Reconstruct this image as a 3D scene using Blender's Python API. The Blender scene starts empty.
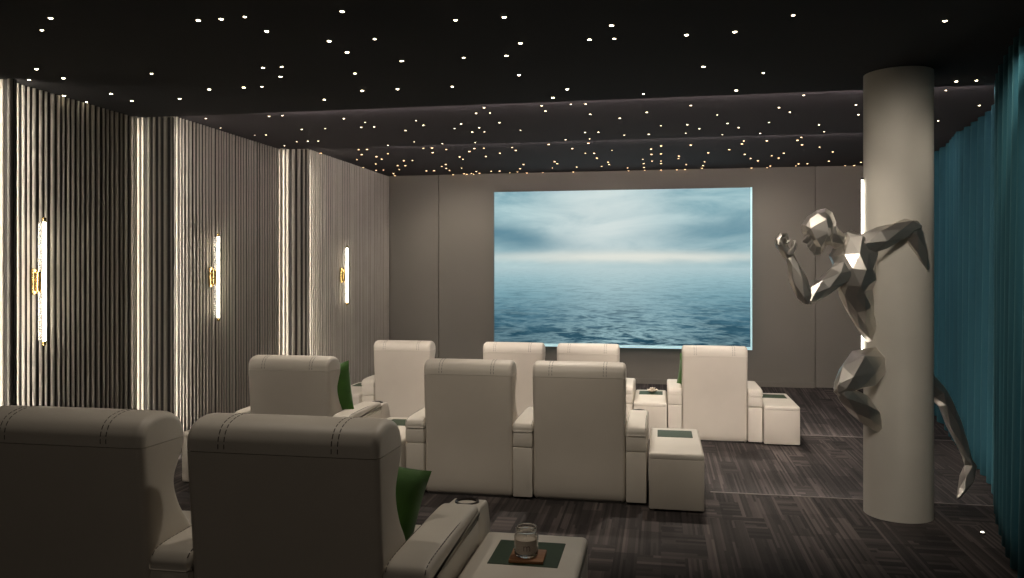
import bpy, bmesh, math, random
from mathutils import Vector, Matrix
R = random.Random(7)
SC = bpy.context.scene
COL = SC.collection
PI = math.pi

# ------------------------------------------------------------------ materials
def new_mat(name):
    m = bpy.data.materials.new(name); m.use_nodes = True
    nt = m.node_tree; b = nt.nodes['Principled BSDF']
    return m, nt, b
def simple(name, col, rough=.6, metal=0., **kw):
    m, nt, b = new_mat(name)
    b.inputs['Base Color'].default_value = (*col, 1); b.inputs['Roughness'].default_value = rough
    b.inputs['Metallic'].default_value = metal
    for k, v in kw.items(): b.inputs[k].default_value = v
    return m
def noisy(name, c1, c2, scale=8., rough=.6, bump=.1, bscale=200., metal=0., stretch=(1,1,1), bdist=.002, **kw):
    m, nt, b = new_mat(name); N = nt.nodes.new; L = nt.links.new
    tc = N('ShaderNodeTexCoord'); mp = N('ShaderNodeMapping'); mp.inputs['Scale'].default_value = stretch
    L(tc.outputs['Object'], mp.inputs[0])
    n = N('ShaderNodeTexNoise'); n.inputs['Scale'].default_value = scale; n.inputs['Detail'].default_value = 4
    L(mp.outputs[0], n.inputs['Vector'])
    r = N('ShaderNodeValToRGB'); r.color_ramp.elements[0].color = (*c1, 1); r.color_ramp.elements[1].color = (*c2, 1)
    r.color_ramp.elements[0].position = .3; r.color_ramp.elements[1].position = .7
    L(n.outputs['Fac'], r.inputs[0]); L(r.outputs[0], b.inputs['Base Color'])
    n2 = N('ShaderNodeTexNoise'); n2.inputs['Scale'].default_value = bscale; n2.inputs['Detail'].default_value = 3
    L(mp.outputs[0], n2.inputs['Vector'])
    bp = N('ShaderNodeBump'); bp.inputs['Strength'].default_value = bump; bp.inputs['Distance'].default_value = bdist
    L(n2.outputs['Fac'], bp.inputs['Height']); L(bp.outputs[0], b.inputs['Normal'])
    b.inputs['Roughness'].default_value = rough; b.inputs['Metallic'].default_value = metal
    for k, v in kw.items(): b.inputs[k].default_value = v
    return m
def emis(name, col, s):
    m, nt, b = new_mat(name)
    b.inputs['Base Color'].default_value = (*col, 1)
    b.inputs['Emission Color'].default_value = (*col, 1); b.inputs['Emission Strength'].default_value = s
    return m

M = {}
M['leather'] = noisy('cream_leather', (.61,.565,.49), (.68,.635,.555), 3, .5, .25, 260, bdist=.0015)
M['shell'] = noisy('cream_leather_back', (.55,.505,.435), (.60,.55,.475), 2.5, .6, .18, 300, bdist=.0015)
M['stitch'] = simple('stitching_thread', (.05,.04,.035), .8)
M['plinth'] = simple('dark_plinth', (.02,.018,.016), .7)
M['cup'] = simple('cup_holder_steel', (.035,.03,.028), .35, .6)
M['inset'] = noisy('green_inset', (.017,.036,.013), (.024,.048,.018), 6, .55, .1, 200)
M['pillow'] = noisy('green_velvet', (.030,.10,.008), (.045,.15,.014), 9, .8, .2, 300, **{'Sheen Weight': .3})
M['slat'] = noisy('taupe_slat', (.36,.335,.285), (.40,.375,.32), 3, .45, .05, 40)
M['slat_gap'] = simple('slat_backing', (.028,.025,.022), .8)
M['wall'] = noisy('taupe_wall', (.158,.148,.124), (.176,.165,.139), .8, .75, .06, 60)
M['ceil'] = simple('black_ceiling', (.040,.034,.038), .95)  # same ceiling as the near one, tone raised to carry the cove wash
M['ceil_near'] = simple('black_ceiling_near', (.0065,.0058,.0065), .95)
M['column'] = noisy('column_plaster', (.56,.54,.48), (.62,.595,.53), 2, .7, .12, 80)
M['brass'] = simple('brass', (.75,.55,.22), .25, 1.)
M['tube'] = emis('lit_glass_tube', (1,.90,.72), 17)
M['led'] = emis('led_warm', (1,.90,.78), 4)
M['led_fin'] = emis('led_fin', (1,.90,.78), 42)
M['led_return'] = emis('led_return', (1,.90,.78), 26)
M['led_column'] = emis('led_column', (1,.92,.80), 7)
M['led_step'] = emis('led_step', (1,.88,.78), 130)
M['nosing'] = simple('step_nosing', (.24,.215,.20), .5)  # pale tone stands in for the bright line of light on the step edge
M['cove'] = emis('led_cove', (1,.84,.82), 95)
M['star'] = emis('star_lens', (1,.84,.58), 20)
M['star_mid'] = emis('star_lens_mid', (1,.78,.52), 10)
M['star_small'] = emis('star_lens_far', (1,.62,.33), 7)
M['rim'] = simple('star_rim', (.15,.13,.11), .4, .8)
M['silver'] = noisy('polished_steel', (.62,.59,.545), (.70,.67,.62), 4, .34, .02, 30, metal=.9)
M['glass'] = simple('jar_glass', (.95,.93,.9), .05, 0, **{'Transmission Weight': .92, 'IOR': 1.45})
M['wax'] = simple('cream_wax', (.62,.55,.46), .6)
M['wood'] = noisy('coaster_wood', (.26,.11,.04), (.36,.17,.07), 6, .5, .1, 60, stretch=(1,8,1))
M['shellwhite'] = noisy('white_shell', (.6,.52,.42), (.75,.68,.58), 30, .6, .4, 120)
M['jarmark'] = simple('jar_mark', (.16,.12,.10), .6)
M['frame_rail'] = simple('frame_rail', (.10,.16,.18), .4)
M['frame_edge'] = emis('screen_edge_light', (.42,.66,.70), .62)

def carpet():
    m, nt, b = new_mat('carpet'); N = nt.nodes.new; L = nt.links.new
    g = N('ShaderNodeNewGeometry'); sx = N('ShaderNodeSeparateXYZ'); L(g.outputs['Position'], sx.inputs[0])
    def mth(op, a, b_=None, c=None):
        n = N('ShaderNodeMath'); n.operation = op
        for i, v in enumerate((a, b_, c)):
            if v is None: continue
            if isinstance(v, (int, float)): n.inputs[i].default_value = v
            else: L(v, n.inputs[i])
        return n.outputs[0]
    def comb(x, y, z=0.):
        n = N('ShaderNodeCombineXYZ')
        for i, v in enumerate((x, y, z)):
            if isinstance(v, (int, float)): n.inputs[i].default_value = v
            else: L(v, n.inputs[i])
        return n.outputs[0]
    X, Y = sx.outputs[0], sx.outputs[1]
    def noise(vec, sc, det=2.):
        n = N('ShaderNodeTexNoise'); n.inputs['Scale'].default_value = sc; n.inputs['Detail'].default_value = det
        L(vec, n.inputs['Vector']); return n.outputs['Fac']
    def white(vec):
        n = N('ShaderNodeTexWhiteNoise'); n.noise_dimensions = '3D'; L(vec, n.inputs['Vector']); return n.outputs['Value']
    # woven blocks 12 cm wide, each cut at its own lengths
    cx = mth('FLOOR', mth('MULTIPLY', X, 7.))
    cy = mth('FLOOR', mth('ADD', mth('MULTIPLY', Y, 2.2), mth('MULTIPLY', white(comb(cx, 3.3)), 5.)))
    cell = white(comb(cx, cy, 1.)); kind = white(comb(cx, cy, 9.))
    # thin warp lines running to the screen, thin weft bars across some blocks
    lx = mth('FLOOR', mth('MULTIPLY', X, 62.))
    ly = mth('FLOOR', mth('ADD', mth('MULTIPLY', Y, .9), mth('MULTIPLY', white(comb(lx, 5.1)), 7.)))
    lines = white(comb(lx, ly, 2.))
    by = mth('FLOOR', mth('MULTIPLY', Y, 26.))
    bx = mth('FLOOR', mth('ADD', mth('MULTIPLY', X, 2.6), mth('MULTIPLY', white(comb(by, 6.7)), 5.)))
    bars = white(comb(bx, by, 4.))
    sel = mth('GREATER_THAN', kind, .80)
    weave = mth('ADD', mth('MULTIPLY', lines, mth('SUBTRACT', 1., sel)), mth('MULTIPLY', bars, sel))
    soft = noise(comb(mth('MULTIPLY', X, 2.2), mth('MULTIPLY', Y, 1.2), 2.), 1., 3.)
    v = mth('ADD', mth('MULTIPLY', cell, .26), mth('MULTIPLY', weave, .44))
    v = mth('ADD', v, mth('MULTIPLY', soft, .35))
    r = N('ShaderNodeValToRGB'); e = r.color_ramp.elements
    e[0].position = .25; e[0].color = (.013,.010,.010,1)
    e[1].position = .88; e[1].color = (.135,.110,.102,1)
    k = r.color_ramp.elements.new(.56); k.color = (.044,.036,.034,1)
    L(v, r.inputs[0])
    L(r.outputs[0], b.inputs['Base Color'])
    pile = N('ShaderNodeTexNoise'); pile.inputs['Scale'].default_value = 180; L(g.outputs['Position'], pile.inputs['Vector'])
    bp = N('ShaderNodeBump'); bp.inputs['Strength'].default_value = .5; bp.inputs['Distance'].default_value = .004
    L(mth('ADD', pile.outputs['Fac'], v), bp.inputs['Height']); L(bp.outputs[0], b.inputs['Normal'])
    b.inputs['Roughness'].default_value = .85
    return m
M['carpet'] = carpet()

def curtain_mat():
    m, nt, b = new_mat('teal_velvet'); N = nt.nodes.new; L = nt.links.new
    tc = N('ShaderNodeTexCoord'); mp = N('ShaderNodeMapping'); mp.inputs['Scale'].default_value = (5, 5, .7)
    L(tc.outputs['Object'], mp.inputs[0])
    n = N('ShaderNodeTexNoise'); n.inputs['Scale'].default_value = 1; n.inputs['Detail'].default_value = 5; L(mp.outputs[0], n.inputs['Vector'])
    r = N('ShaderNodeValToRGB'); r.color_ramp.elements[0].color = (.005,.047,.070,1); r.color_ramp.elements[1].color = (.012,.098,.132,1)
    L(n.outputs['Fac'], r.inputs[0]); L(r.outputs[0], b.inputs['Base Color'])
    b.inputs['Roughness'].default_value = .85; b.inputs['Sheen Weight'].default_value = .2
    b.inputs['Sheen Tint'].default_value = (.25,.7,.75,1)
    return m
M['curtain'] = curtain_mat()

def sea_mat():
    """Projected picture: clouds over open water. u across, v up, in the screen's own 0..1 space."""
    m = bpy.data.materials.new('projected_sea'); m.use_nodes = True; nt = m.node_tree; nt.nodes.clear()
    N = nt.nodes.new; L = nt.links.new
    def mth(op, a, b_=None, c=None, clamp=False):
        n = N('ShaderNodeMath'); n.operation = op; n.use_clamp = clamp
        for i, v in enumerate((a, b_, c)):
            if v is None: continue
            if isinstance(v, (int, float)): n.inputs[i].default_value = v
            else: L(v, n.inputs[i])
        return n.outputs[0]
    def comb(x, y, z=0.):
        n = N('ShaderNodeCombineXYZ')
        for i, v in enumerate((x, y, z)):
            if isinstance(v, (int, float)): n.inputs[i].default_value = v
            else: L(v, n.inputs[i])
        return n.outputs[0]
    def noise(vec, sc, det=4., rough=.5, dist=0.):
        n = N('ShaderNodeTexNoise'); n.inputs['Scale'].default_value = sc; n.inputs['Detail'].default_value = det
        n.inputs['Roughness'].default_value = rough; n.inputs['Distortion'].default_value = dist
        L(vec, n.inputs['Vector']); return n.outputs['Fac']
    def gauss(x, c, w):      # exp(-((x-c)/w)^2)
        d = mth('DIVIDE', mth('SUBTRACT', x, c), w)
        return mth('POWER', 2.718, mth('MULTIPLY', mth('MULTIPLY', d, d), -1.))
    def mix(f, a, b_):
        n = N('ShaderNodeMix'); n.data_type = 'RGBA'
        if isinstance(f, (int, float)): n.inputs[0].default_value = f
        else: L(f, n.inputs[0])
        for i, v in ((6, a), (7, b_)):
            if isinstance(v, tuple): n.inputs[i].default_value = (*v, 1)
            else: L(v, n.inputs[i])
        return n.outputs[2]
    def srgb(r, g, b_):
        return tuple(((x/255+.055)/1.055)**2.4 if x > 10 else x/255/12.92 for x in (r, g, b_))
    tc = N('ShaderNodeTexCoord'); sp = N('ShaderNodeSeparateXYZ'); L(tc.outputs['Generated'], sp.inputs[0])
    u, v = sp.outputs[0], sp.outputs[2]
    H = .495
    # sky
    sv = mth('SUBTRACT', v, H)
    cl = noise(comb(mth('ADD', mth('MULTIPLY', u, 3.), mth('MULTIPLY', v, -1.5)), mth('MULTIPLY', v, 6.5), 3.1), 1., 7., .58, .5)
    cl2 = noise(comb(mth('MULTIPLY', u, 4.), mth('MULTIPLY', v, 9.), 8.), 1., 4.)
    centre = mth('MULTIPLY', gauss(u, .44, .26), mth('ADD', gauss(v, .78, .35), .1))
    leftband = mth('MULTIPLY', mth('MULTIPLY', gauss(mth('ADD', v, mth('MULTIPLY', u, .28)), .72, .085), gauss(u, .02, .30)), 1.)
    rightband = mth('MULTIPLY', gauss(mth('SUBTRACT', v, mth('MULTIPLY', u, .22)), .53, .12), gauss(u, .95, .30))
    sky = mix(mth('MULTIPLY', mth('SUBTRACT', cl, .36), 3.2, clamp=True), srgb(132,176,188), srgb(192,222,225))
    sky = mix(mth('MULTIPLY', mth('MULTIPLY', centre, mth('ADD', .25, cl)), 1.05, clamp=True), sky, srgb(222,234,232))
    dark = mth('ADD', mth('MULTIPLY', leftband, .95), mth('MULTIPLY', rightband, .75))
    dark = mth('MULTIPLY', dark, mth('ADD', .55, mth('MULTIPLY', cl2, .8)), clamp=True)
    sky = mix(dark, sky, srgb(96,140,158))
    hb = mth('MULTIPLY', gauss(mth('ADD', v, mth('MULTIPLY', cl2, .05)), .590, .036), mth('ADD', .35, mth('MULTIPLY', gauss(u, .55, .4), .65)))
    hb = mth('MULTIPLY', hb, mth('ADD', .6, cl2), clamp=True)
    sky = mix(hb, sky, srgb(236,238,228))
    hz = gauss(v, H, .05)
    sky = mix(mth('MULTIPLY', hz, .6), sky, srgb(190,214,216))
    # water
    d = mth('MAXIMUM', mth('SUBTRACT', H, v), 0.)
    den = mth('ADD', d, .05)
    px = mth('DIVIDE', mth('SUBTRACT', u, .45), den); py = mth('DIVIDE', 1., den)
    w1 = noise(comb(mth('MULTIPLY', px, 2.2), mth('MULTIPLY', py, 3.4), 1.), 1., 8., .66, .4)
    w2 = noise(comb(mth('MULTIPLY', px, 8.), mth('MULTIPLY', py, 18.), 5.), 1., 4., .6, .3)
    depth = mth('DIVIDE', d, H)
    base = N('ShaderNodeValToRGB'); e = base.color_ramp.elements
    e[0].position = 0.; e[0].color = (*srgb(186,212,216), 1)
    e[1].position = 1.; e[1].color = (*srgb(36,74,92), 1)
    for p, c in ((.14, (160,196,204)), (.35, (122,165,178)), (.65, (74,118,137))):
        k = base.color_ramp.elements.new(p); k.color = (*srgb(*c), 1)
    L(depth, base.inputs[0])
    glow = mth('MULTIPLY', gauss(u, .48, .24), mth('SUBTRACT', 1., mth('MULTIPLY', depth, 1.1), clamp=True))
    wat = mix(mth('MULTIPLY', glow, .55, clamp=True), base.outputs[0], srgb(206,224,224))
    w3 = noise(comb(mth('MULTIPLY', px, 2.3), mth('MULTIPLY', py, 4.2), 11.), 1., 6., .6, .25)
    ridge = mth('SUBTRACT', 1., mth('MULTIPLY', mth('ABSOLUTE', mth('SUBTRACT', w3, .5)), 13.), clamp=True)
    crest = mth('MULTIPLY', mth('SUBTRACT', mth('ADD', mth('MULTIPLY', w1, .6), mth('MULTIPLY', w2, .4)), .515), 8., clamp=True)
    crest = mth('MAXIMUM', crest, mth('MULTIPLY', ridge, mth('ADD', .25, w2)))
    trough = mth('MULTIPLY', mth('SUBTRACT', .52, mth('ADD', mth('MULTIPLY', w1, .7), mth('MULTIPLY', w2, .3))), 9., clamp=True)
    amp = mth('ADD', .30, mth('MULTIPLY', gauss(u, .55, .3), .6))
    wat = mix(mth('MULTIPLY', trough, mth('ADD', .12, mth('MULTIPLY', depth, .5))), wat, srgb(24,60,78))
    wat = mix(mth('MULTIPLY', mth('MULTIPLY', crest, amp), mth('ADD', .25, depth), clamp=True), wat, srgb(170,206,212))
    isky = mth('MULTIPLY', mth('ADD', sv, .004), 120., clamp=True)
    col = mix(isky, wat, sky)
    em = N('ShaderNodeEmission'); em.inputs['Strength'].default_value = .90; L(col, em.inputs[0])
    out = N('ShaderNodeOutputMaterial'); L(em.outputs[0], out.inputs[0])
    return m
M['sea'] = sea_mat()

# ------------------------------------------------------------------ mesh helpers
def finish(name, bm, mat, parent=None, smooth=35, loc=None, rot=None):
    bmesh.ops.recalc_face_normals(bm, faces=bm.faces)
    me = bpy.data.meshes.new(name); bm.to_mesh(me); bm.free()
    me.materials.append(M[mat] if isinstance(mat, str) else mat)
    if smooth:
        me.polygons.foreach_set('use_smooth', [True]*len(me.polygons))
        me.set_sharp_from_angle(angle=math.radians(smooth))
    o = bpy.data.objects.new(name, me); COL.objects.link(o)
    if parent: o.parent = parent
    if loc is not None: o.location = loc
    if rot is not None: o.rotation_euler = rot
    return o
def box(bm, x0, x1, y0, y1, z0, z1, bev=0., seg=2):
    t = bmesh.new()
    bmesh.ops.create_cube(t, size=1.)
    for v in t.verts:
        v.co = Vector(((x0+x1)/2+v.co.x*(x1-x0), (y0+y1)/2+v.co.y*(y1-y0), (z0+z1)/2+v.co.z*(z1-z0)))
    if bev: bmesh.ops.bevel(t, geom=t.edges[:], offset=bev, segments=seg, profile=.5, affect='EDGES')
    merge(bm, t); return bm
def merge(bm, t, mtx=None):
    mp = {}
    for v in t.verts: mp[v] = bm.verts.new(mtx @ v.co if mtx else v.co)
    for f in t.faces:
        try: bm.faces.new([mp[v] for v in f.verts])
        except ValueError: pass
    t.free()
def catmull(pts, n=6, closed=True):
    out = []; L = len(pts)
    for i in range(L if closed else L-1):
        if closed: p0, p1, p2, p3 = (pts[(i+k-1) % L] for k in range(4))
        else: p0, p1, p2, p3 = pts[max(i-1,0)], pts[i], pts[i+1], pts[min(i+2,L-1)]
        for j in range(n):
            t = j/n
            out.append(tuple(.5*((2*b)+(-a+c)*t+(2*a-5*b+4*c-d)*t*t+(-a+3*b-3*c+d)*t**3) for a, b, c, d in zip(p0, p1, p2, p3)))
    if not closed: out.append(tuple(pts[-1]))
    return out
def rounded_prism(bm, prof, x0, x1, e=.02, steps=4, bow=0.):
    """side profile (y, z) swept across x with softly rounded side edges"""
    n = len(prof)
    area = sum(prof[i][0]*prof[(i+1) % n][1]-prof[(i+1) % n][0]*prof[i][1] for i in range(n))
    sg = 1 if area > 0 else -1
    nor = []
    for i in range(n):
        a, b = prof[i-1], prof[(i+1) % n]; dx, dy = b[0]-a[0], b[1]-a[1]; l = math.hypot(dx, dy) or 1
        nor.append((-dy/l*sg, dx/l*sg))
    secs = []
    for k in range(steps+1):
        t = k/steps*PI/2; secs.append((x0+e*(1-math.sin(t)) if False else x0+e*(1-math.cos(t)), e*(1-math.sin(t))))
    mid = [(x0+(x1-x0)*f, 0.) for f in (.25, .5, .75)]
    secs = secs + mid + [(x0+x1-x, o) for x, o in reversed(secs)]
    rings = []
    for x, o in secs:
        f = 1-((x-(x0+x1)/2)/((x1-x0)/2))**2
        rings.append([bm.verts.new((x, p[0]+nr[0]*o-nr[0]*bow*f, p[1]+nr[1]*o-nr[1]*bow*f)) for p, nr in zip(prof, nor)])
    for a, b in zip(rings, rings[1:]):
        for i in range(n): bm.faces.new((a[i], a[(i+1) % n], b[(i+1) % n], b[i]))
    bm.faces.new(rings[0]); bm.faces.new(rings[-1][::-1])
def lathe(bm, prof, cx=0, cy=0, n=32, axis='Z', cz=0):
    rings = []
    for r, z in prof:
        rings.append([bm.verts.new((cx+r*math.cos(2*PI*k/n), cy+r*math.sin(2*PI*k/n), cz+z)) for k in range(n)])
    for a, b in zip(rings, rings[1:]):
        for k in range(n): bm.faces.new((a[k], a[(k+1) % n], b[(k+1) % n], b[k]))
    if prof[0][0] > 1e-5: bm.faces.new(rings[0][::-1])
    if prof[-1][0] > 1e-5: bm.faces.new(rings[-1])
def tube(bm, pts, r, n=10, caps=True):
    rings = []
    for i, p in enumerate(pts):
        p = Vector(p); a = Vector(pts[max(i-1, 0)]); b = Vector(pts[min(i+1, len(pts)-1)])
        t = (b-a).normalized(); u = t.orthogonal().normalized() if abs(t.z) > .99 else t.cross(Vector((0,0,1))).normalized()
        w = t.cross(u); rr = r[i] if isinstance(r, (list, tuple)) else r
        rings.append([bm.verts.new(p+u*rr*math.cos(2*PI*k/n)+w*rr*math.sin(2*PI*k/n)) for k in range(n)])
    for a, b in zip(rings, rings[1:]):
        for k in range(n): bm.faces.new((a[k], a[(k+1) % n], b[(k+1) % n], b[k]))
    if caps: bm.faces.new(rings[0][::-1]); bm.faces.new(rings[-1])
def empty(name, label, cat, loc=(0,0,0), rz=0., group=None):
    o = bpy.data.objects.new(name, None); COL.objects.link(o); o.empty_display_size = .1
    o.location = loc; o.rotation_euler = (0, 0, rz); o['label'] = label; o['category'] = cat
    if group: o['group'] = group
    return o
def tag(o, label, cat, group=None):
    o['label'] = label; o['category'] = cat
    if group: o['group'] = group
    return o
def struct(name, bm, mat, smooth=0):
    o = finish(name, bm, mat, None, smooth); o['kind'] = 'structure'; return o
def copy_tree(o, parent=None):
    c = o.copy(); COL.objects.link(c)
    if parent: c.parent = parent
    for ch in list(o.children): copy_tree(ch, c)
    return c

# ------------------------------------------------------------------ sizes of the room (metres; x along the screen wall, y towards it)
EYE = 1.90
F_MID, F_REAR = .14, .33
Y1, Y2 = 6.68, 9.04                    # where the ceiling and the left wall step
C1, C2, C3 = EYE+1.41, EYE+1.455, EYE+1.488
YB = 12.2; BACK_F = .20                # screen wall, and how far the floor has risen there
XL0, XL1, XL2, XL3 = -5.06, -4.79, -4.53, -4.28
XR = 3.75; YREAR = -2.2
STARS_NEAR = [(-3.36,3.93),(-3.58,4.12),(-4.31,4.91),(-4.76,5.19),(-4.61,5.18),(-4.32,5.18),(-4.75,5.7),(-4.75,5.96),(-4.33,5.71),(-4.34,5.98),(-3.6,5.18),(-2.57,4.12),(-2.43,4.12),(-2.28,4.11),(-2.29,4.38),(-2.73,5.17),(-2.59,5.17),(-2.73,5.43),(-3.17,5.7),(-3.02,5.7),(-3.47,5.71),(-3.9,5.98),(-2.74,6.23),(-2.01,4.64),(-1.71,4.12),(-1.72,4.65),(-2.0,4.9),(-1.72,5.17),(-2.16,5.44),(-2.31,5.97),(-2.02,5.97),(-1.14,4.38),(-0.86,4.38),(-0.86,4.9),(-1.29,5.17),(-1.0,5.17),(-1.01,5.7),(-1.58,5.97),(-0.28,4.64),(-0.43,4.9),(-0.28,4.91),(-0.72,6.22),(-0.87,6.5),(-0.14,6.5),(0.15,4.91),(0.43,4.9),(0.72,4.64),(1.58,4.9),(0.29,5.7),(0.72,5.96),(0.58,6.5),(2.17,6.49),(2.31,6.49)]
STARS_MIDDLE = [(-4.3,7.02),(-4.44,7.52),(-3.65,7.03),(-3.51,7.02),(-4.32,8.0),(-4.19,8.0),(-3.66,7.75),(-3.4,7.75),(-3.0,7.27),(-4.34,8.73),(-4.07,8.49),(-3.93,8.48),(-3.81,8.49),(-2.87,7.5),(-3.01,7.75),(-2.87,7.75),(-2.35,7.5),(-2.35,7.75),(-2.62,8.0),(-2.76,8.74),(-1.69,7.25),(-1.56,7.01),(-1.56,7.26),(-1.57,7.75),(-1.96,7.75),(-2.09,7.99),(-1.83,7.99),(-1.96,8.23),(-1.83,8.24),(-3.14,8.93),(-2.48,8.92),(-2.09,8.92),(-1.04,7.02),(-1.04,7.26),(-0.78,7.01),(-0.65,7.02),(-0.65,7.49),(-1.44,8.22),(-0.39,7.74),(-0.13,7.49),(-0.0,8.22),(-0.79,8.47),(-0.65,8.48),(-0.39,8.72),(-0.13,8.71),(-1.05,8.91),(-0.78,8.9),(0.26,7.25),(1.17,7.0),(0.52,7.74),(0.26,8.21),(0.39,8.46),(0.26,8.72),(0.65,8.21),(0.78,8.47),(0.65,8.89),(1.04,7.49),(1.17,7.73),(1.05,8.23),(1.04,8.87),(1.56,8.46),(1.69,8.89),(1.69,7.49),(1.82,7.97),(2.27,7.02),(2.77,7.72),(2.66,8.44)]
STARS_FAR = [(-4.27,9.59),(-3.68,9.39),(-3.57,9.39),(-3.8,9.8),(-4.04,10.25),(-3.68,10.02),(-3.69,10.25),(-3.44,9.79),(-3.94,10.7),(-4.19,11.39),(-4.07,11.38),(-4.26,11.05),(-3.45,10.46),(-3.33,10.47),(-3.59,10.96),(-3.7,10.94),(-3.82,11.37),(-4.07,11.83),(-4.14,12.11),(-2.86,9.43),(-2.75,9.43),(-2.85,9.8),(-2.61,9.58),(-3.47,11.6),(-3.35,11.6),(-3.11,11.16),(-2.99,10.94),(-3.1,11.37),(-3.11,11.59),(-3.2,12.14),(-2.61,10.24),(-2.62,10.47),(-2.37,9.8),(-2.25,9.56),(-2.13,9.56),(-2.26,10.26),(-2.02,10.01),(-2.87,11.38),(-3.0,12.05),(-2.98,12.14),(-2.88,12.04),(-2.75,11.81),(-2.75,12.03),(-2.87,12.14),(-2.52,11.82),(-2.39,11.82),(-2.28,12.05),(-1.31,9.41),(-0.84,9.41),(-1.78,9.57),(-1.78,9.81),(-1.07,9.79),(-0.95,10.22),(-0.84,10.24),(-0.84,10.68),(-0.6,10.02),(-1.91,11.14),(-2.04,11.6),(-2.15,11.99),(-1.44,10.93),(-1.43,11.14),(-1.56,11.6),(-1.2,11.56),(-1.31,12.14),(-0.84,11.57),(-0.72,11.12),(-0.72,11.36),(-0.24,10.92),(-0.24,11.36),(-0.24,11.79),(-0.24,12.14),(-0.12,10.01),(-0.12,10.46),(-0.12,11.13),(-0.0,9.78),(-0.0,10.44),(-0.0,11.14),(-0.0,11.4),(-0.0,12.14),(-0.48,11.8),(-0.48,12.14),(0.23,10.69),(0.23,10.94),(0.23,12.14),(-2.03,12.14),(-1.78,12.14),(0.35,9.78),(0.59,10.46),(0.59,11.33),(0.59,11.73),(0.59,12.03),(0.35,11.59),(0.35,12.14),(0.83,10.23),(0.94,9.58),(0.94,9.79),(1.06,10.68),(1.18,11.11),(1.3,11.35),(1.2,9.61),(1.42,10.88),(1.54,11.96),(1.3,12.14),(1.52,12.14),(1.54,10.67),(1.54,11.12),(1.55,9.43),(1.54,9.63),(1.65,9.99),(1.9,12.02),(1.9,11.79),(2.02,11.79),(1.89,10.22),(2.13,10.66),(2.26,11.57),(2.59,12.12),(2.71,12.12),(2.72,11.77)]
# ------------------------------------------------------------------ floor: raked tiers
def slab(pts_top, z0):
    bm = bmesh.new(); top = [bm.verts.new(p) for p in pts_top]; bot = [bm.verts.new((p[0], p[1], z0)) for p in pts_top]
    bm.faces.new(top); bm.faces.new(bot[::-1]); n = len(top)
    for i in range(n): bm.faces.new((top[i], bot[i], bot[(i+1) % n], top[(i+1) % n]))
    return bm
YA, YS = 6.51, 9.63
# screen end, rising gently to the wall
bm = bmesh.new()
box(bm, XL0-.1, XR, 6.0, 9.63, -.1, 0)
struct('floor', bm, 'carpet')
struct('floor_seat_platform', slab([(XL0-.1,YS,0),(1.50,YS,0),(1.50,10.25,0),(XL0-.1,10.25,0)], -.09), 'carpet')
bm = bmesh.new()
g = [(XL0-.1,9.60,-.05),(XR,9.60,-.05),(XR,YB+.1,BACK_F+.007),(XL0-.1,YB+.1,BACK_F+.007)]
t_ = [bm.verts.new(p) for p in g]; b_ = [bm.verts.new((p[0],p[1],-.12)) for p in g]
bm.faces.new(t_); bm.faces.new(b_[::-1])
for i in range(4): bm.faces.new((t_[i], b_[i], b_[(i+1)%4], t_[(i+1)%4]))
struct('floor_screen_end', bm, 'carpet')
# middle tier: the aisle edge at YA, deeper under the seats
struct('floor_middle_tier', slab([(XL0-.1,3.6,F_MID),(XR,3.6,F_MID),(XR,YA,F_MID),(.38,YA,F_MID),(.38,7.2,F_MID),(XL0-.1,7.2,F_MID)], 0.), 'carpet')
struct('floor_rear_tier', slab([(XL0-.1,YREAR,F_REAR),(XR,YREAR,F_REAR),(XR,3.72,F_REAR),(XL0-.1,3.72,F_REAR)], -.1), 'carpet')
# nosings, pale in place of the bright step line, and the step lights under them
bm = bmesh.new(); box(bm, .385, XR-.1, YA-.010, YA+.004, F_MID-.012, F_MID+.003); struct('trim_20', bm, 'nosing')
bm = bmesh.new(); box(bm, 1.505, XR-.1, YS-.012, YS+.003, -.003, .003); struct('trim_21', bm, 'nosing')
bm = bmesh.new(); box(bm, .42, 2.1, YA, YA+.010, F_MID-.045, F_MID-.015); struct('trim_1', bm, 'led_step')
bm = bmesh.new(); box(bm, 1.52, 2.2, YS, YS+.006, -.020, -.004); struct('trim_2', bm, 'led_step')

# ------------------------------------------------------------------ ceiling in three levels
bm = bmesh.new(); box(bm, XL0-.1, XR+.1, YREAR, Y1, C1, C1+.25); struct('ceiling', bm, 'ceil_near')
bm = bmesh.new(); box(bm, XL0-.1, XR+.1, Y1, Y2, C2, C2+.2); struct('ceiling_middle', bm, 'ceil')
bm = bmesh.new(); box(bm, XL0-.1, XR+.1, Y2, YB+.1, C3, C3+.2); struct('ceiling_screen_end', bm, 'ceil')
bm = bmesh.new(); box(bm, XL2+.9, XR-1.2, Y1, Y1+.005, C1+.004, C1+.030); struct('trim_3', bm, 'cove')
bm = bmesh.new(); box(bm, XL3+.9, XR-1.0, Y2, Y2+.004, C2+.003, C2+.026); struct('trim_4', bm, 'cove')

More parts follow.
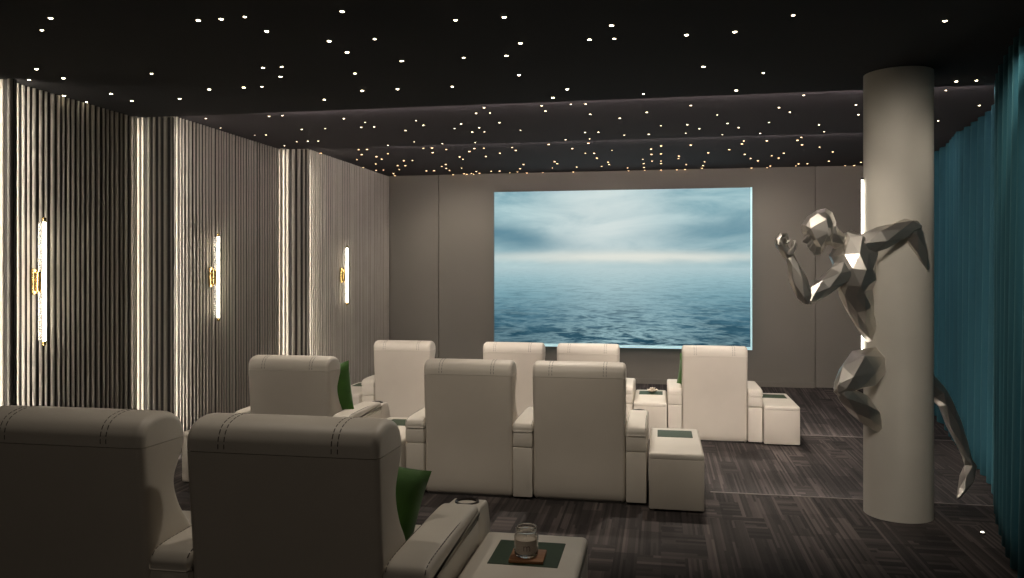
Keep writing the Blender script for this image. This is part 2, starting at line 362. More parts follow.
# ------------------------------------------------------------------ left wall: three fluted bays, each standing further in
def flute_run(bm, length, rnd):
    """half-round slats of uneven width standing on y=0, running along +x, bulging to -y; returns list"""
    x = 0.
    while x < length-.012:
        w = rnd.choice((.022, .026, .030, .034, .040)); g = rnd.choice((.026, .031, .036))
        w = min(w, length-x)
        yield x, w
        x += w+g
def flutes(p0, p1, inward, z0, z1, seed):
    rnd = random.Random(seed)
    p0, p1, inw = Vector(p0), Vector(p1), Vector(inward)
    L_ = (p1-p0).length; t = (p1-p0)/L_
    bm = bmesh.new()
    for x, w in flute_run(bm, L_, rnd):
        d = .010+w*.16; prof = []
        for k in range(7):
            a = PI*k/6; prof.append((x+w/2-w/2*math.cos(a), d*math.sin(a)**.8 if 0 < k < 6 else 0.))
        lo = [bm.verts.new((*(p0+t*a+inw*b), z0)) for a, b in prof]; hi = [bm.verts.new((*(p0+t*a+inw*b), z1)) for a, b in prof]
        for i in range(len(prof)-1): bm.faces.new((lo[i], lo[i+1], hi[i+1], hi[i]))
        bm.faces.new(hi); bm.faces.new(lo[::-1])
    return bm
SLOT = .03
def bay(i, x, y0, y1, xin, top, seed, slot=True):
    bm = bmesh.new(); ye = y1-(SLOT if slot else 0); box(bm, XL0-.45, x, y0, ye, -.1, top)
    if slot: box(bm, XL0-.45, x-.10, ye, y1, -.1, top)
    nm = ('', '_near', '_middle', '_far')[i]
    struct('wall_left'+nm, bm, 'slat_gap')
    f = flutes((x, y0), (x, ye), (1, 0), 0., top-.004, seed)
    if xin is not None: merge(f, flutes((xin, y0-.002), (x+FIN, y0-.002), (0, -1), 0., top-.004, seed+50))
    struct('wall_left_fluting'+nm, f, 'slat', 40)
    if slot:
        bm = bmesh.new(); box(bm, x-.098, x-.086, ye+.008, y1-.008, .05, top-.02); struct('trim_%d' % (i+5), bm, 'led')
def return_fill(k, x, y, top):  # added slat-like post with a hidden LED, brightens the return slats
    bm = bmesh.new(); box(bm, x+.026, x+.056, y-.100, y-.092, 0, top-.004); box(bm, x+.053, x+.056, y-.092, y-.080, 0, top-.004); struct('trim_%d' % k, bm, 'slat')
    bm = bmesh.new(); box(bm, x+.030, x+.050, y-.092, y-.089, .05, top-.03); struct('trim_%d' % (k+1), bm, 'led_return')
return_fill(22, XL1-.05, 5.13, C1); return_fill(16, XL1, Y1, C1); return_fill(18, XL2, Y2, C2)
FIN = .10
def fin(k, x, y, top):  # added fin, hides an LED strip that grazes the bay's slats
    bm = bmesh.new(); box(bm, x+.001, x+FIN, y-.002, y+.012, 0, top-.004); box(bm, x+FIN-.003, x+FIN, y+.012, y+.024, 0, top-.004); struct('trim_%d' % k, bm, 'slat_gap')
    bm = bmesh.new(); box(bm, x+.068, x+.092, y+.012, y+.015, .05, top-.03); struct('trim_%d' % (k+1), bm, 'led_fin')
bay(0, XL0, YREAR, 5.13, None, C1, 3)
bay(1, XL1, 5.13, Y1, XL0, C1, 4)
bay(2, XL2, Y1, Y2, XL1, C2, 5)
bay(3, XL3, Y2, YB, XL2, C3, 6, False)
fin(10, XL1, 5.13, C1); fin(12, XL2, Y1, C1); fin(14, XL3, Y2, C2)
# screen wall with shallow panels
bm = bmesh.new(); box(bm, XL0, XR+.1, YB, YB+.15, -.1, C3+.1); struct('wall_back', bm, 'wall')
bm = bmesh.new(); box(bm, XL3+.05, -3.445, YB-.03, YB+.01, BACK_F-.05, C3); struct('wall_back_panel_left', bm, 'wall')
bm = bmesh.new(); box(bm, -3.43, 2.18, YB-.045, YB+.01, BACK_F-.05, C3); struct('wall_back_panel_screen', bm, 'wall')
bm = bmesh.new(); box(bm, 2.195, XR, YB-.03, YB+.01, BACK_F-.05, C3); struct('wall_back_panel_right', bm, 'wall')
bm = bmesh.new(); box(bm, -3.43, 2.18, YB-.075, YB-.045, BACK_F-.05, BACK_F+.065, .006); struct('baseboard_back', bm, 'wall')
bm = bmesh.new(); box(bm, XR, XR+.15, YREAR, YB+.15, -.1, C3+.1); struct('wall_right', bm, 'wall')
bm = bmesh.new(); box(bm, XL0-.35, XR+.15, YREAR-.15, YREAR, -.1, C3); struct('wall_rear', bm, 'wall')

# ------------------------------------------------------------------ projection screen
def screen():
    cx, w, z0, z1 = -.615, 3.83, EYE-1.168, EYE+1.193
    y = YB-.045
    root = empty('projection_screen', 'wide lit screen showing a calm blue sea under clouds, on the end wall', 'screen', (cx, y, z0))
    h = z1-z0
    bm = bmesh.new(); box(bm, -w/2+.02, w/2-.02, -.10, 0, .02, h-.02); finish('housing', bm, 'plinth', root, 0)
    bm = bmesh.new(); box(bm, -w/2+.014, w/2-.026, -.125, -.10, .045, h-.006); finish('picture', bm, 'sea', root, 0)
    bm = bmesh.new()
    box(bm, -w/2, w/2, -.122, -.07, 0, .045); box(bm, w/2-.026, w/2, -.122, -.07, .045, h)
    finish('lit_edge', bm, 'frame_edge', root, 0)
    bm = bmesh.new(); box(bm, -w/2, w/2-.026, -.122, -.07, h-.006, h); box(bm, -w/2, -w/2+.014, -.122, -.07, .045, h-.006)
    finish('frame', bm, 'frame_rail', root, 0)
screen()

# ------------------------------------------------------------------ recliners
W = .700; ARM = .160
ARM_BODY = .515
def stitch_line(bm, path, x, off=.0025, dash=.016, gap=.008, wd=.0028):
    """dashes laid along a (y,z) path at constant x"""
    acc = 0.; on = True; pts = []
    for (a, b) in zip(path, path[1:]):
        l = math.hypot(b[0]-a[0], b[1]-a[1]); n = max(1, int(l/.002))
        for k in range(n): pts.append((a[0]+(b[0]-a[0])*k/n, a[1]+(b[1]-a[1])*k/n))
    s = 0.; i = 0; per = dash+gap; start = None
    for p, q in zip(pts, pts[1:]):
        l = math.hypot(q[0]-p[0], q[1]-p[1]); ph = s % per
        if ph < dash and l > 1e-6:
            ty, tz = (q[0]-p[0])/l, (q[1]-p[1])/l; ny, nz = -tz, ty
            vs = []
            for (yy, zz) in (p, q):
                for dx in (-wd/2, wd/2):
                    for o in (-.002, off): vs.append(bm.verts.new((x+dx, yy+ny*o, zz+nz*o)))
            a0, a1, b0, b1, c0, c1, d0, d1 = vs
            for f in ((a1,b1,d1,c1),(a0,a1,c1,c0),(b0,d0,d1,b1),(a0,b0,b1,a1),(c0,c1,d1,d0)): bm.faces.new(f)
        s += l
BACK = catmull([(.052,.030),(.046,.35),(.026,.62),(.004,.85),(-.004,.945),(.000,1.0),(.032,1.038),(.10,1.054),(.175,1.046),(.232,1.016),(.262,.962),(.258,.905),(.226,.85),(.200,.785),(.235,.69),(.31,.59),(.355,.48),(.36,.36),(.31,.18),(.28,.03),(.17,.014)], 5)
def cut(upper):
    """the upholstered back as one rounded body, cut along the headrest seam"""
    b = bmesh.new(); rounded_prism(b, BACK, -W/2, W/2, .030, 6, .002)
    n = Vector((0, .02, 1)).normalized(); c = Vector((0, 0, .946+(.0012 if upper else -.0012)))
    r = bmesh.ops.bisect_plane(b, geom=b.verts[:]+b.edges[:]+b.faces[:], plane_co=c, plane_no=n, clear_outer=not upper, clear_inner=upper)
    e = [x for x in r['geom_cut'] if isinstance(x, bmesh.types.BMEdge)]
    bmesh.ops.holes_fill(b, edges=e, sides=0)
    bmesh.ops.triangulate(b, faces=[f for f in b.faces if len(f.verts) > 4])
    return b
def arm(root, x0, fine):
    a = bmesh.new()
    # body: two stacked blocks with a seam, and the raised cup-holder head at the front
    box(a, x0+.004, x0+ARM-.004, .03, .80, .018, .398, .010); box(a, x0+.004, x0+ARM-.004, .03, .80, .401, ARM_BODY, .010)
    prof = [(.79,.018),(.79,.545),(.83,.560),(.96,.550),(.985,.53),(1.02,.45),(1.035,.25),(1.035,.018)]
    prof = [(y, z) for y, z in prof]
    rounded_prism(a, prof, x0+.003, x0+ARM-.003, .012)
    body = finish('armrest', a, 'leather', root, 30)
    p = bmesh.new()
    pr = catmull([(.028,.53),(.033,.560),(.07,.586),(.20,.594),(.45,.594),(.66,.592),(.76,.586),(.785,.567),(.785,.52),(.5,.510),(.2,.510),(.04,.512)], 4)
    rounded_prism(p, pr, x0-.0005, x0+ARM+.0005, .022)
    pad = finish('arm_pad', p, 'leather', body, 40)
    if fine:
        s = bmesh.new(); path = [(y, z) for y, z in catmull([(.775,.578),(.45,.592),(.2,.592),(.075,.585),(.036,.565)], 6, False)]
        stitch_line(s, path[::-1], x0+.012, .001); finish('seam', s, 'stitch', pad, 0)
        s = bmesh.new(); stitch_line(s, path[::-1], x0+ARM-.012, .001); finish('seam', s, 'stitch', pad, 0)
    c = bmesh.new(); cx, cy = x0+ARM/2, .895
    lathe(c, [(.0,.549),(.040,.549),(.041,.561),(.050,.564),(.053,.561),(.053,.530)], cx, cy, 28)
    finish('cup_holder', c, 'cup', body, 40)
    return body
def recliner(name, label, loc, left_arm=False, right_arm=True, fine=True, group=None):
    root = empty(name, label, 'seat', loc, 0, group)
    b = bmesh.new(); box(b, -W/2+.03, W/2-.03, .06, .92, 0, .06); finish('plinth', b, 'plinth', root, 0)
    finish('backrest', cut(False), 'shell', root, 40)
    hd = finish('headrest', cut(True), 'leather', root, 40)
    path = [p for p in BACK if p[1] > .955]
    for fx in (.20, .785):
        x = -W/2+W*fx; s = bmesh.new()
        stitch_line(s, path, x-.011, .0022); stitch_line(s, path, x+.011, .0022)
        finish('stitching', s, 'stitch', hd, 0)
    b = bmesh.new()
    prof = catmull([(.30,.24),(.30,.42),(.34,.455),(.60,.45),(.88,.44),(.965,.41),(.985,.34),(.96,.25),(.6,.235)], 5)
    rounded_prism(b, prof, -W/2+.01, W/2-.01, .03)
    finish('seat_cushion', b, 'leather', root, 40)
    b = bmesh.new(); box(b, -W/2+.015, W/2-.015, .30, .95, .06, .24, .015); finish('seat_base', b, 'leather', root, 30)
    b = bmesh.new(); box(b, -W/2+.02, W/2-.02, .95, 1.02, .07, .40, .025, 3); finish('footrest', b, 'leather', root, 30)
    if left_arm: arm(root, -W/2-ARM, fine)
    if right_arm: arm(root, W/2, fine)
    return root
def console(label, x0, x1, yb, z):
    root = empty('console_table', label, 'side table', ((x0+x1)/2, yb, z)); w = x1-x0-.006
    b = bmesh.new(); box(b, -w/2+.04, w/2-.04, .05, .88, 0, .06); finish('plinth', b, 'plinth', root, 0)
    b = bmesh.new(); box(b, -w/2, w/2, -.03, .925, .015, .388, .012)
    finish('body', b, 'shell', root, 30)
    b = bmesh.new(); box(b, -w/2-.0015, w/2+.0015, -.032, .928, .372, .427, .022, 4); finish('table_top', b, 'leather', root, 30)
    b = bmesh.new(); box(b, -.138, .138, .54, .815, .423, .4295, .002, 1); finish('tray_inset', b, 'inset', root, 0)
    return root

YF, YM, YR = 9.02, 6.00, 2.50
# front row (nearest the screen), from its right end
recliner('recliner', 'cream leather recliner at the right end of the row nearest the screen', (.580, YF, 0), True, True, False)
recliner('recliner', 'cream recliner beside the white ornament, in the row nearest the screen', (-.815, YF, 0), False, True, False)
recliner('recliner', 'cream recliner nearest the screen, its headrest just below the left part of the picture', (-1.675, YF, 0), True, True, False)
recliner('recliner', 'cream recliner standing alone by the far left fluted wall, nearest the screen', (-3.005, YF, 0), True, True, False)
console('cream side table at the right end of the row nearest the screen', 1.092, 1.47, YF, 0)
console('cream side table carrying a small white ornament, between two seats nearest the screen', -.305, .068, YF, 0)
console('cream side table between the leftmost two recliners of the row nearest the screen', -2.493, -2.190, YF, 0)
console('cream side table left of the recliner by the far fluted wall', -3.90, -3.515, YF, 0)
# middle row
recliner('recliner', 'cream recliner at the right end of the middle row, beside a bare side table', (-.612, YM, F_MID))
recliner('recliner', 'cream recliner in the middle row, left of the pair in the centre of the room', (-1.472, YM, F_MID), True)
recliner('recliner', 'middle row cream recliner by the left fluted wall, green cushion on its seat', (-2.955, YM, F_MID), True)
console('cream side table with bare green inset at the right end of the middle row', -.09, .31, YM-.06, F_MID)
console('cream side table in the middle row between the cushioned recliner and the centre pair', -2.43, -1.985, YM, F_MID)
console('cream side table at the left end of the middle row against the fluted wall', -3.88, -3.475, YM, F_MID)
# rear row, close to the viewer
recliner('recliner', 'dark shaded recliner closest to the viewer with a green cushion at its right', (-1.262, YR, F_REAR))
recliner('recliner', 'dark shaded recliner at the bottom left corner, closest to the left wall', (-2.122, YR, F_REAR), True)
console('cream side table in the foreground carrying a glass jar on a wooden coaster', -.750, -.305, YR, F_REAR)

# ------------------------------------------------------------------ cushions
def cushion(label, loc, rot, size=.42, th=.15):
    bm = bmesh.new(); n = 14; grid = {}
    for s in (1, -1):
        for i in range(n+1):
            for j in range(n+1):
                u, v = i/n*2-1, j/n*2-1
                if s == -1 and (i in (0, n) or j in (0, n)): grid[s, i, j] = grid[1, i, j]; continue
                pin = 1-.07*(1-u*u)*abs(v)**3; pin2 = 1-.07*(1-v*v)*abs(u)**3
                h = th/2*((1-u**4)*(1-v**4))**.55
                h += .004*math.sin(9*u+3*v)*(1-u*u)*(1-v*v)
                grid[s, i, j] = bm.verts.new((u*size/2*pin2, s*h, v*size/2*pin))
    for s in (1, -1):
        for i in range(n):
            for j in range(n):
                q = [grid[s, i, j], grid[s, i+1, j], grid[s, i+1, j+1], grid[s, i, j+1]]
                bm.faces.new(q if s == 1 else q[::-1])
    o = finish('cushion', bm, 'pillow', None, 60, loc, rot); tag(o, label, 'cushion', None)
    return o
cushion('dark green velvet cushion leaning on the recliner closest to the viewer', (-1.118, YR+.50, F_REAR+.618), (math.radians(-16), math.radians(9), math.radians(-4)), .40)
cushion('dark green velvet cushion standing on the middle row recliner by the fluted wall', (-2.765, YM+.40, F_MID+.73), (math.radians(-8), math.radians(-13), math.radians(-10)), .44)
cushion('dark green cushion barely showing left of the backrest at the right end near the screen', (.395, YF+.42, .70), (math.radians(-12), math.radians(8), 0), .42)

# ------------------------------------------------------------------ jar on coaster, ornament
bm = bmesh.new(); box(bm, -.068, .068, -.068, .068, 0, .012, .003)
o = finish('coaster', bm, 'wood', None, 30, (-.518, YR+.625, F_REAR+.4295), (0, 0, math.radians(2))); tag(o, 'square wooden coaster under the glass jar on the foreground side table', 'coaster')
jar = empty('candle_jar', 'small glass jar half filled with pale wax on the wooden coaster', 'jar', (-.524, YR+.622, F_REAR+.4415))
bm = bmesh.new()
lathe(bm, catmull([(.0,.001),(.040,.001),(.047,.008),(.048,.04),(.048,.075),(.040,.088),(.038,.094),(.041,.098),(.042,.112),(.039,.114),(.037,.110),(.036,.095),(.037,.088),(.044,.074),(.044,.04),(.043,.010),(.0,.006)], 3, False), n=36)
finish('glass', bm, 'glass', jar, 60)
bm = bmesh.new(); lathe(bm, [(.0,.0072),(.041,.0105),(.0425,.02),(.0425,.066),(.0,.066)], n=32); finish('wax', bm, 'wax', jar, 40)
bm = bmesh.new(); tube(bm, [(0,0,.0655),(.001,0,.074),(.003,0,.080)], .0012, 6); finish('wick', bm, 'stitch', jar)
cu = bpy.data.curves.new('letter', 'FONT'); cu.body = 'm'; cu.size = .042; cu.extrude = .0006; cu.align_x = 'CENTER'
to = bpy.data.objects.new('letter_tmp', cu); COL.objects.link(to)
me = bpy.data.meshes.new_from_object(to.evaluated_get(bpy.context.evaluated_depsgraph_get())); bpy.data.objects.remove(to)
for v in me.vertices:
    a = v.co.x/.0485-PI/2+math.radians(12); r = .0486+v.co.z; v.co = Vector((r*math.cos(a), r*math.sin(a), v.co.y+.030))
me.materials.append(M['jarmark']); lo = bpy.data.objects.new('lettering', me); COL.objects.link(lo); lo.parent = jar
orn = bmesh.new(); rr = random.Random(5)
for k in range(9):
    a = k/9*2*PI; t = bmesh.new(); bmesh.ops.create_icosphere(t, subdivisions=2, radius=1)
    mt = Matrix.Translation((.035*math.cos(a), .035*math.sin(a), .022)) @ Matrix.Rotation(a, 4, 'Z') @ Matrix.Rotation(math.radians(-32), 4, 'Y') @ Matrix.Diagonal((.040, .022, .009, 1))
    merge(orn, t, mt)
t = bmesh.new(); bmesh.ops.create_icosphere(t, subdivisions=2, radius=.026); merge(orn, t, Matrix.Translation((0,0,.034)))
for k in range(5):
    a = k/5*2*PI+.3; t = bmesh.new(); bmesh.ops.create_icosphere(t, subdivisions=2, radius=1)
    merge(orn, t, Matrix.Translation((.018*math.cos(a), .018*math.sin(a), .045)) @ Matrix.Rotation(a, 4, 'Z') @ Matrix.Rotation(math.radians(-55), 4, 'Y') @ Matrix.Diagonal((.024, .016, .006, 1)))
o = finish('table_ornament', orn, 'shellwhite', None, 60, (-.10, YF+.66, .4300)); tag(o, 'small white flower-like ornament on a side table nearest the screen', 'ornament')

# ------------------------------------------------------------------ wall sconces
def sconce(label, x, y, z, length):
    root = empty('wall_sconce', label, 'wall light', (x, y, z), 0, None)
    h = length/2
    bm = bmesh.new(); box(bm, .0, .034, -.045, .045, -.10, .10, .012); finish('wall_plate', bm, 'brass', root, 30)
    bm = bmesh.new(); tube(bm, [(.030,0,-.05),(.052,0,-.062),(.070,0,-.05)], .008); tube(bm, [(.030,0,.05),(.052,0,.062),(.070,0,.05)], .008)
    t = bmesh.new(); lathe(t, [(.0,-.075),(.030,-.075),(.034,-.06),(.034,.06),(.030,.075),(.0,.075)], .045, 0, 24); merge(bm, t)
    finish('bracket', bm, 'brass', root, 40)
    bm = bmesh.new(); tube(bm, [(.088,0,-h+.03),(.088,0,h-.03)], .0115, 14); finish('light_tube', bm, 'tube', root, 40)
    for s in (-1, 1):
        bm = bmesh.new(); lathe(bm, [(.0,0),(.014,0),(.0155,.006),(.0155,.03),(.014,.034),(.0,.034)], .088, 0, 16, cz=s*(h-.016)-.017)
        finish('end_cap', bm, 'brass', root, 40)
    bm = bmesh.new(); box(bm, .055, .059, -.028, .028, -h*.92, h*.92, .001, 1); finish('glass_plate', bm, 'glass', root, 0)
    return root
sconce('long upright glowing tube light with brass mount on the nearest fluted bay', XL1+.03, 5.40, EYE-.093, .98)
sconce('upright glowing tube light with brass mount on the middle fluted bay', XL2+.03, 7.43, EYE-.078, .885)
sconce('shortest looking glowing tube light, on the fluted bay next to the screen wall', XL3+.03, 10.2, EYE-.078, .80)

# ------------------------------------------------------------------ column
CX, CY, CR = 1.68, 6.18, .23
bm = bmesh.new(); lathe(bm, [(CR, F_MID), (CR, 1.2), (CR, 2.2), (CR, C1)], CX, CY, 96)
o = finish('column', bm, 'column', None, 40); tag(o, 'thick round plastered column with the metal runner breaking out of it', 'column')

# ------------------------------------------------------------------ curtain along the right side
path = catmull([(3.52,12.05),(3.45,11.2),(3.36,10.2),(3.21,9.1),(2.97,7.9),(2.67,6.8),(2.37,5.9),(2.12,5.15),(1.98,4.4),(1.94,3.6)], 40, False)
bm = bmesh.new(); rows = 14; cols = []; s = 0.; rnd = random.Random(11); ph = 0.
amp = .05; lam = .17
for i, p in enumerate(path):
    q = path[min(i+1, len(path)-1)]; r0 = path[max(i-1, 0)]
    d = Vector((q[0]-r0[0], q[1]-r0[1])).normalized(); nrm = Vector((d.y, -d.x))
    if i: ds = math.hypot(p[0]-path[i-1][0], p[1]-path[i-1][1]); lam = .29+.07*math.sin(s*1.7)+.05*math.sin(s*4.1+1); ph += 2*PI*ds/lam; s += ds
    zb = F_MID if p[1] < YA+.05 else (0. if p[1] < YS else -.05+(p[1]-9.6)/2.7*.257)
    zt = C1 if p[1] < Y1+.15 else (C2 if p[1] < Y2+.1 else C3)
    col_ = []
    for k in range(rows+1):
        f = k/rows; z = zb+.012+(zt-.005-zb-.012)*f
        a = (.120*(1-f)+.095*f)*(1+.25*math.sin(s*2.3+1.)); wob = .25*math.sin(s*3.+f*2.5)
        off = a*(2*abs(math.sin((ph+wob)/2))**.8-1)+.018*math.sin(s*2.1+f*1.5)
        col_.append(bm.verts.new((p[0]+nrm.x*off, p[1]+nrm.y*off, z)))
    cols.append(col_)
for a, b in zip(cols, cols[1:]):
    for k in range(rows): bm.faces.new((a[k], b[k], b[k+1], a[k+1]))
o = finish('curtain', bm, 'curtain', None, 60); tag(o, 'floor length teal velvet curtain in deep folds along the right side', 'curtain')
sm = o.modifiers.new('thickness', 'SOLIDIFY'); sm.thickness = .004
# small light on the floor by the curtain
fl = empty('floor_light', 'tiny lit floor spot at the foot of the teal curtain', 'floor light', (2.10, 5.80, F_MID))
bm = bmesh.new(); lathe(bm, [(.022,0),(.024,.004),(.020,.012),(.013,.014)], n=20); finish('housing', bm, 'cup', fl)
bm = bmesh.new(); lathe(bm, [(.012,.0125),(.010,.017),(.0,.019)], n=16); finish('lens', bm, 'led', fl)
# ------------------------------------------------------------------ faceted steel runner built around the column
TH = math.atan(149/800)
RV = Vector((math.cos(TH), math.sin(TH), 0)); DV = Vector((-math.sin(TH), math.cos(TH), 0))
OUT = -(DV+RV*.4825).normalized()
U = 1/138.6
def S(x, y, b):                       # sketch units: x sideways from the column axis, y height, b metres out from the axis
    f = 1-b*.17*1.0
    return Vector((CX, CY, 0))+RV*((x-898)*U*f)+OUT*b+Vector((0, 0, EYE+(269.5-y)*U*f))
rs = random.Random(21)
def loft(bm, rings, n=6, jit=.10, twist=0., cap0=True, cap1=True):
    """rings: (x, y, b, half width, half depth) ; faceted skin through them"""
    C = [S(r[0], r[1], r[2]) for r in rings]; V = []
    for i, r in enumerate(rings):
        T = (C[min(i+1, len(C)-1)]-C[max(i-1, 0)]).normalized()
        Nn = T.cross(OUT); Nn = Nn.normalized() if Nn.length > .2 else Vector((0, 0, 1)).cross(OUT)
        B = Nn.cross(T).normalized(); rg = []
        for k in range(n):
            a = 2*PI*(k+.5*(i % 2))/n+twist; j = 1+rs.uniform(-jit, jit)
            rg.append(bm.verts.new(C[i]+Nn*math.cos(a)*r[3]*U*j+B*math.sin(a)*r[4]*U*j+T*rs.uniform(-jit, jit)*r[3]*U))
        V.append(rg)
    for i, (a, b) in enumerate(zip(V, V[1:])):
        for k in range(n):
            k2 = (k+1) % n
            if i % 2 == 0: bm.faces.new((a[k], a[k2], b[k])); bm.faces.new((a[k2], b[k2], b[k]))
            else: bm.faces.new((a[k], a[k2], b[k2])); bm.faces.new((a[k], b[k2], b[k]))
    for flag, rg, i, s in ((cap0, V[0], 0, 1), (cap1, V[-1], -1, -1)):
        if flag:
            c = bm.verts.new(C[i]+(C[i]-C[1 if i == 0 else -2]).normalized()*rings[i][3]*U*.35)
            for k in range(n):
                f = (rg[(k+1) % n], rg[k], c); bm.faces.new(f if s == 1 else f[::-1])
bm = bmesh.new()
# torso, running into the column at the waist
loft(bm, [(846,236,.20,9,8),(852,243,.23,17,11),(853,256,.26,20,13),(853,269,.28,20,13),(854,281,.27,17,12),(855,292,.25,14,11),(860,306,.21,12,10),(864,320,.13,10,9),(872,334,.02,9,9),(890,356,-.05,11,10)], 10, .17)
# neck
loft(bm, [(851,248,.20,10,8),(842,243,.22,9,8),(832,236,.24,9,8),(828,230,.24,9,8)], 6, .05)
# rear arm: shoulder, elbow, forearm falling back to the column
loft(bm, [(858,248,.24,13,11),(868,243,.28,12,10),(882,237,.31,11,9),(898,231,.31,9.5,8),(909,227,.29,9,8),(915,227,.27,7,8)], 6, .08)
loft(bm, [(909,225,.29,7,8),(914,235,.27,8.5,8),(920,252,.24,7,7),(925,268,.20,4.5,5),(929,283,.16,2,3)], 5, .08)
# front arm: shoulder, elbow, raised forearm
loft(bm, [(845,270,.28,12,10),(836,277,.31,10,9),(823,287,.34,9,8),(812,296,.36,7.5,7),(807,301,.37,5.5,6)], 6, .07)
loft(bm, [(807,303,.37,4,5),(804,296,.37,7.5,7),(798,280,.36,8,7),(792,264,.35,5.5,5.5),(788.5,254,.34,4.2,4.5)], 6, .06)
# hand: palm, four curled fingers, thumb from its side
loft(bm, [(789,257,.34,4.4,5),(784,250,.34,5.5,8),(780,243,.34,5.5,9),(780.5,238,.34,4.5,8)], 6, .05)
for k, (b_, ln) in enumerate(((.395,.9),(.365,1.05),(.33,1.),(.30,.8))):
    loft(bm, [(777.5,245,b_,2.8,2.2),(777,239,b_,2.6,2.1),(780.5,235.5-ln,b_,2.4,2.0),(785.5,235.0-ln*.5,b_,2.1,1.9),(788,239+ln,b_,1.8,1.7),(786,243.5,b_,1.4,1.4)], 5, .04)
loft(bm, [(788,254,.375,3,3),(791.5,251,.385,2.8,2.8),(793.5,246,.39,2.3,2.4),(793.8,240.5,.385,1.6,1.8)], 5, .04)
# head in faceted planes
prof = [(817,210),(825.4,208),(832,212),(836,222),(836,233),(833,244),(825.5,246),(821,254.5),(814,255),(811.3,251.3),(809,250),(808.6,247.6),(807,246.6),(806.5,244),(801.8,241.8),(804.4,235.5),(801.8,232),(801.2,224.5),(807,216)]
bc = .26
sidef = [(.80,.055),(.78,.055),(.74,.058),(.74,.062),(.76,.060),(.72,.045),(.70,.045),(.60,.030),(.55,.026),(.50,.026),(.50,.024),(.50,.024),(.52,.022),(.45,.024),(.55,.020),(.72,.026),(.70,.040),(.72,.045),(.76,.05)]
mid = [bm.verts.new(S(x, y, bc)) for x, y in prof]; cx_, cy_ = 821, 229
for s in (1, -1):
    r1 = []
    for (x, y), (f, w) in zip(prof, sidef): r1.append(bm.verts.new(S(cx_+(x-cx_)*(.35+.6*f), cy_+(y-cy_)*(.35+.6*f), bc+s*w*1.05)))
    n = len(mid)
    for i in range(n):
        j = (i+1) % n; q = (mid[i], mid[j], r1[j], r1[i]) if s == 1 else (mid[j], mid[i], r1[i], r1[j])
        bm.faces.new((q[0], q[1], q[2])); bm.faces.new((q[0], q[2], q[3]))
    temple = bm.verts.new(S(826, 219, bc+s*.088)); ear = bm.verts.new(S(829, 232, bc+s*.090)); cheek = bm.verts.new(S(816, 239, bc+s*.072))
    eye = bm.verts.new(S(809.5, 234.5, bc+s*.046)); brow = bm.verts.new(S(810, 228, bc+s*.072)); jaw = bm.verts.new(S(821, 247, bc+s*.062))
    def fan(c, idx):
        for a, b in zip(idx, idx[1:]):
            q = (r1[a], r1[b], c); bm.faces.new(q if s == 1 else q[::-1])
    def tri(*q): bm.faces.new(q if s == 1 else q[::-1])
    fan(temple, [0,1,2,3]); fan(ear, [3,4,5,6]); fan(jaw, [6,7,8,9,10]); fan(cheek, [10,11,12,13]); fan(eye, [13,14,15,16]); fan(brow, [16,17,18]); fan(brow, [18, 0])
    tri(r1[3], ear, temple); tri(r1[0], temple, brow); tri(temple, ear, brow); tri(ear, cheek, brow); tri(ear, r1[6], jaw); tri(ear, jaw, cheek)
    tri(jaw, r1[10], cheek); tri(cheek, r1[13], eye); tri(cheek, eye, brow); tri(eye, r1[16], brow)
    # ear
    e0 = [bm.verts.new(S(*p)) for p in ((826.5,229,bc+s*.084),(830,227.5,bc+s*.098),(831,232,bc+s*.100),(828.5,237,bc+s*.088))]
    e1 = [bm.verts.new(S(*p)) for p in ((826.5,229,bc+s*.070),(830,228,bc+s*.075),(830.5,232,bc+s*.075),(828.5,236.5,bc+s*.070))]
    bm.faces.new(e0 if s == 1 else e0[::-1])
    for i in range(4): bm.faces.new((e0[i], e1[i], e1[(i+1) % 4], e0[(i+1) % 4]))
# bent knee bursting through the front left
loft(bm, [(888,354,-.02,10,10),(878,360,.10,15,10),(864,368,.20,18,12),(850,379,.25,15,11),(841,388,.26,8,8),(837,394,.26,4,5)], 6, .10)
loft(bm, [(837,386,.25,5,6),(845,395,.25,9,8),(858,404,.22,12,9),(868,414,.17,11,9),(877,425,.12,6,7),(884,432,.04,5,6)], 6, .10)
# trailing leg behind, ankle and foot
loft(bm, [(892,356,-.04,11,10),(918,372,-.10,11,10),(937,392,-.14,9,8),(945,402,-.15,8,8),(954,424,-.15,7.5,8),(962,443,-.15,6,6),(968,460,-.15,4,5)], 6, .08)
loft(bm, [(966,456,-.15,4,5),(970,465,-.14,6,6),(967,478,-.12,7,6),(962,489,-.10,4.5,5),(958,498,-.08,1.5,3)], 5, .05)
o = finish('sculpture', bm, 'silver', None, 0); tag(o, 'faceted polished metal running figure emerging from the round column', 'sculpture')
# upright strip light fixed to the far left flank of the column
ang = -OUT.cross(Vector((0,0,1)))      # sideways, to the left of the line of sight
left = (Vector((0,0,1)).cross(OUT)).normalized()
if left.dot(RV) > 0: left = -left
pdir = (left*math.cos(math.radians(-16))-OUT*math.sin(math.radians(-16))).normalized()
pc = Vector((CX, CY, 0))+pdir*(CR+.014)
ls = empty('strip_light', 'thin upright light strip on the left flank of the column behind the runner', 'strip light', (pc.x, pc.y, 0))
bm = bmesh.new(); tube(bm, [(0,0,1.05),(0,0,2.56)], .006, 10); finish('light_tube', bm, 'led_column', ls)
bm = bmesh.new()
for z in (1.05, 1.8, 2.56): box(bm, -.010-.0, .010, -.010, .010, z-.008, z+.008, .002)
finish('clip', bm, 'cup', ls, 0)

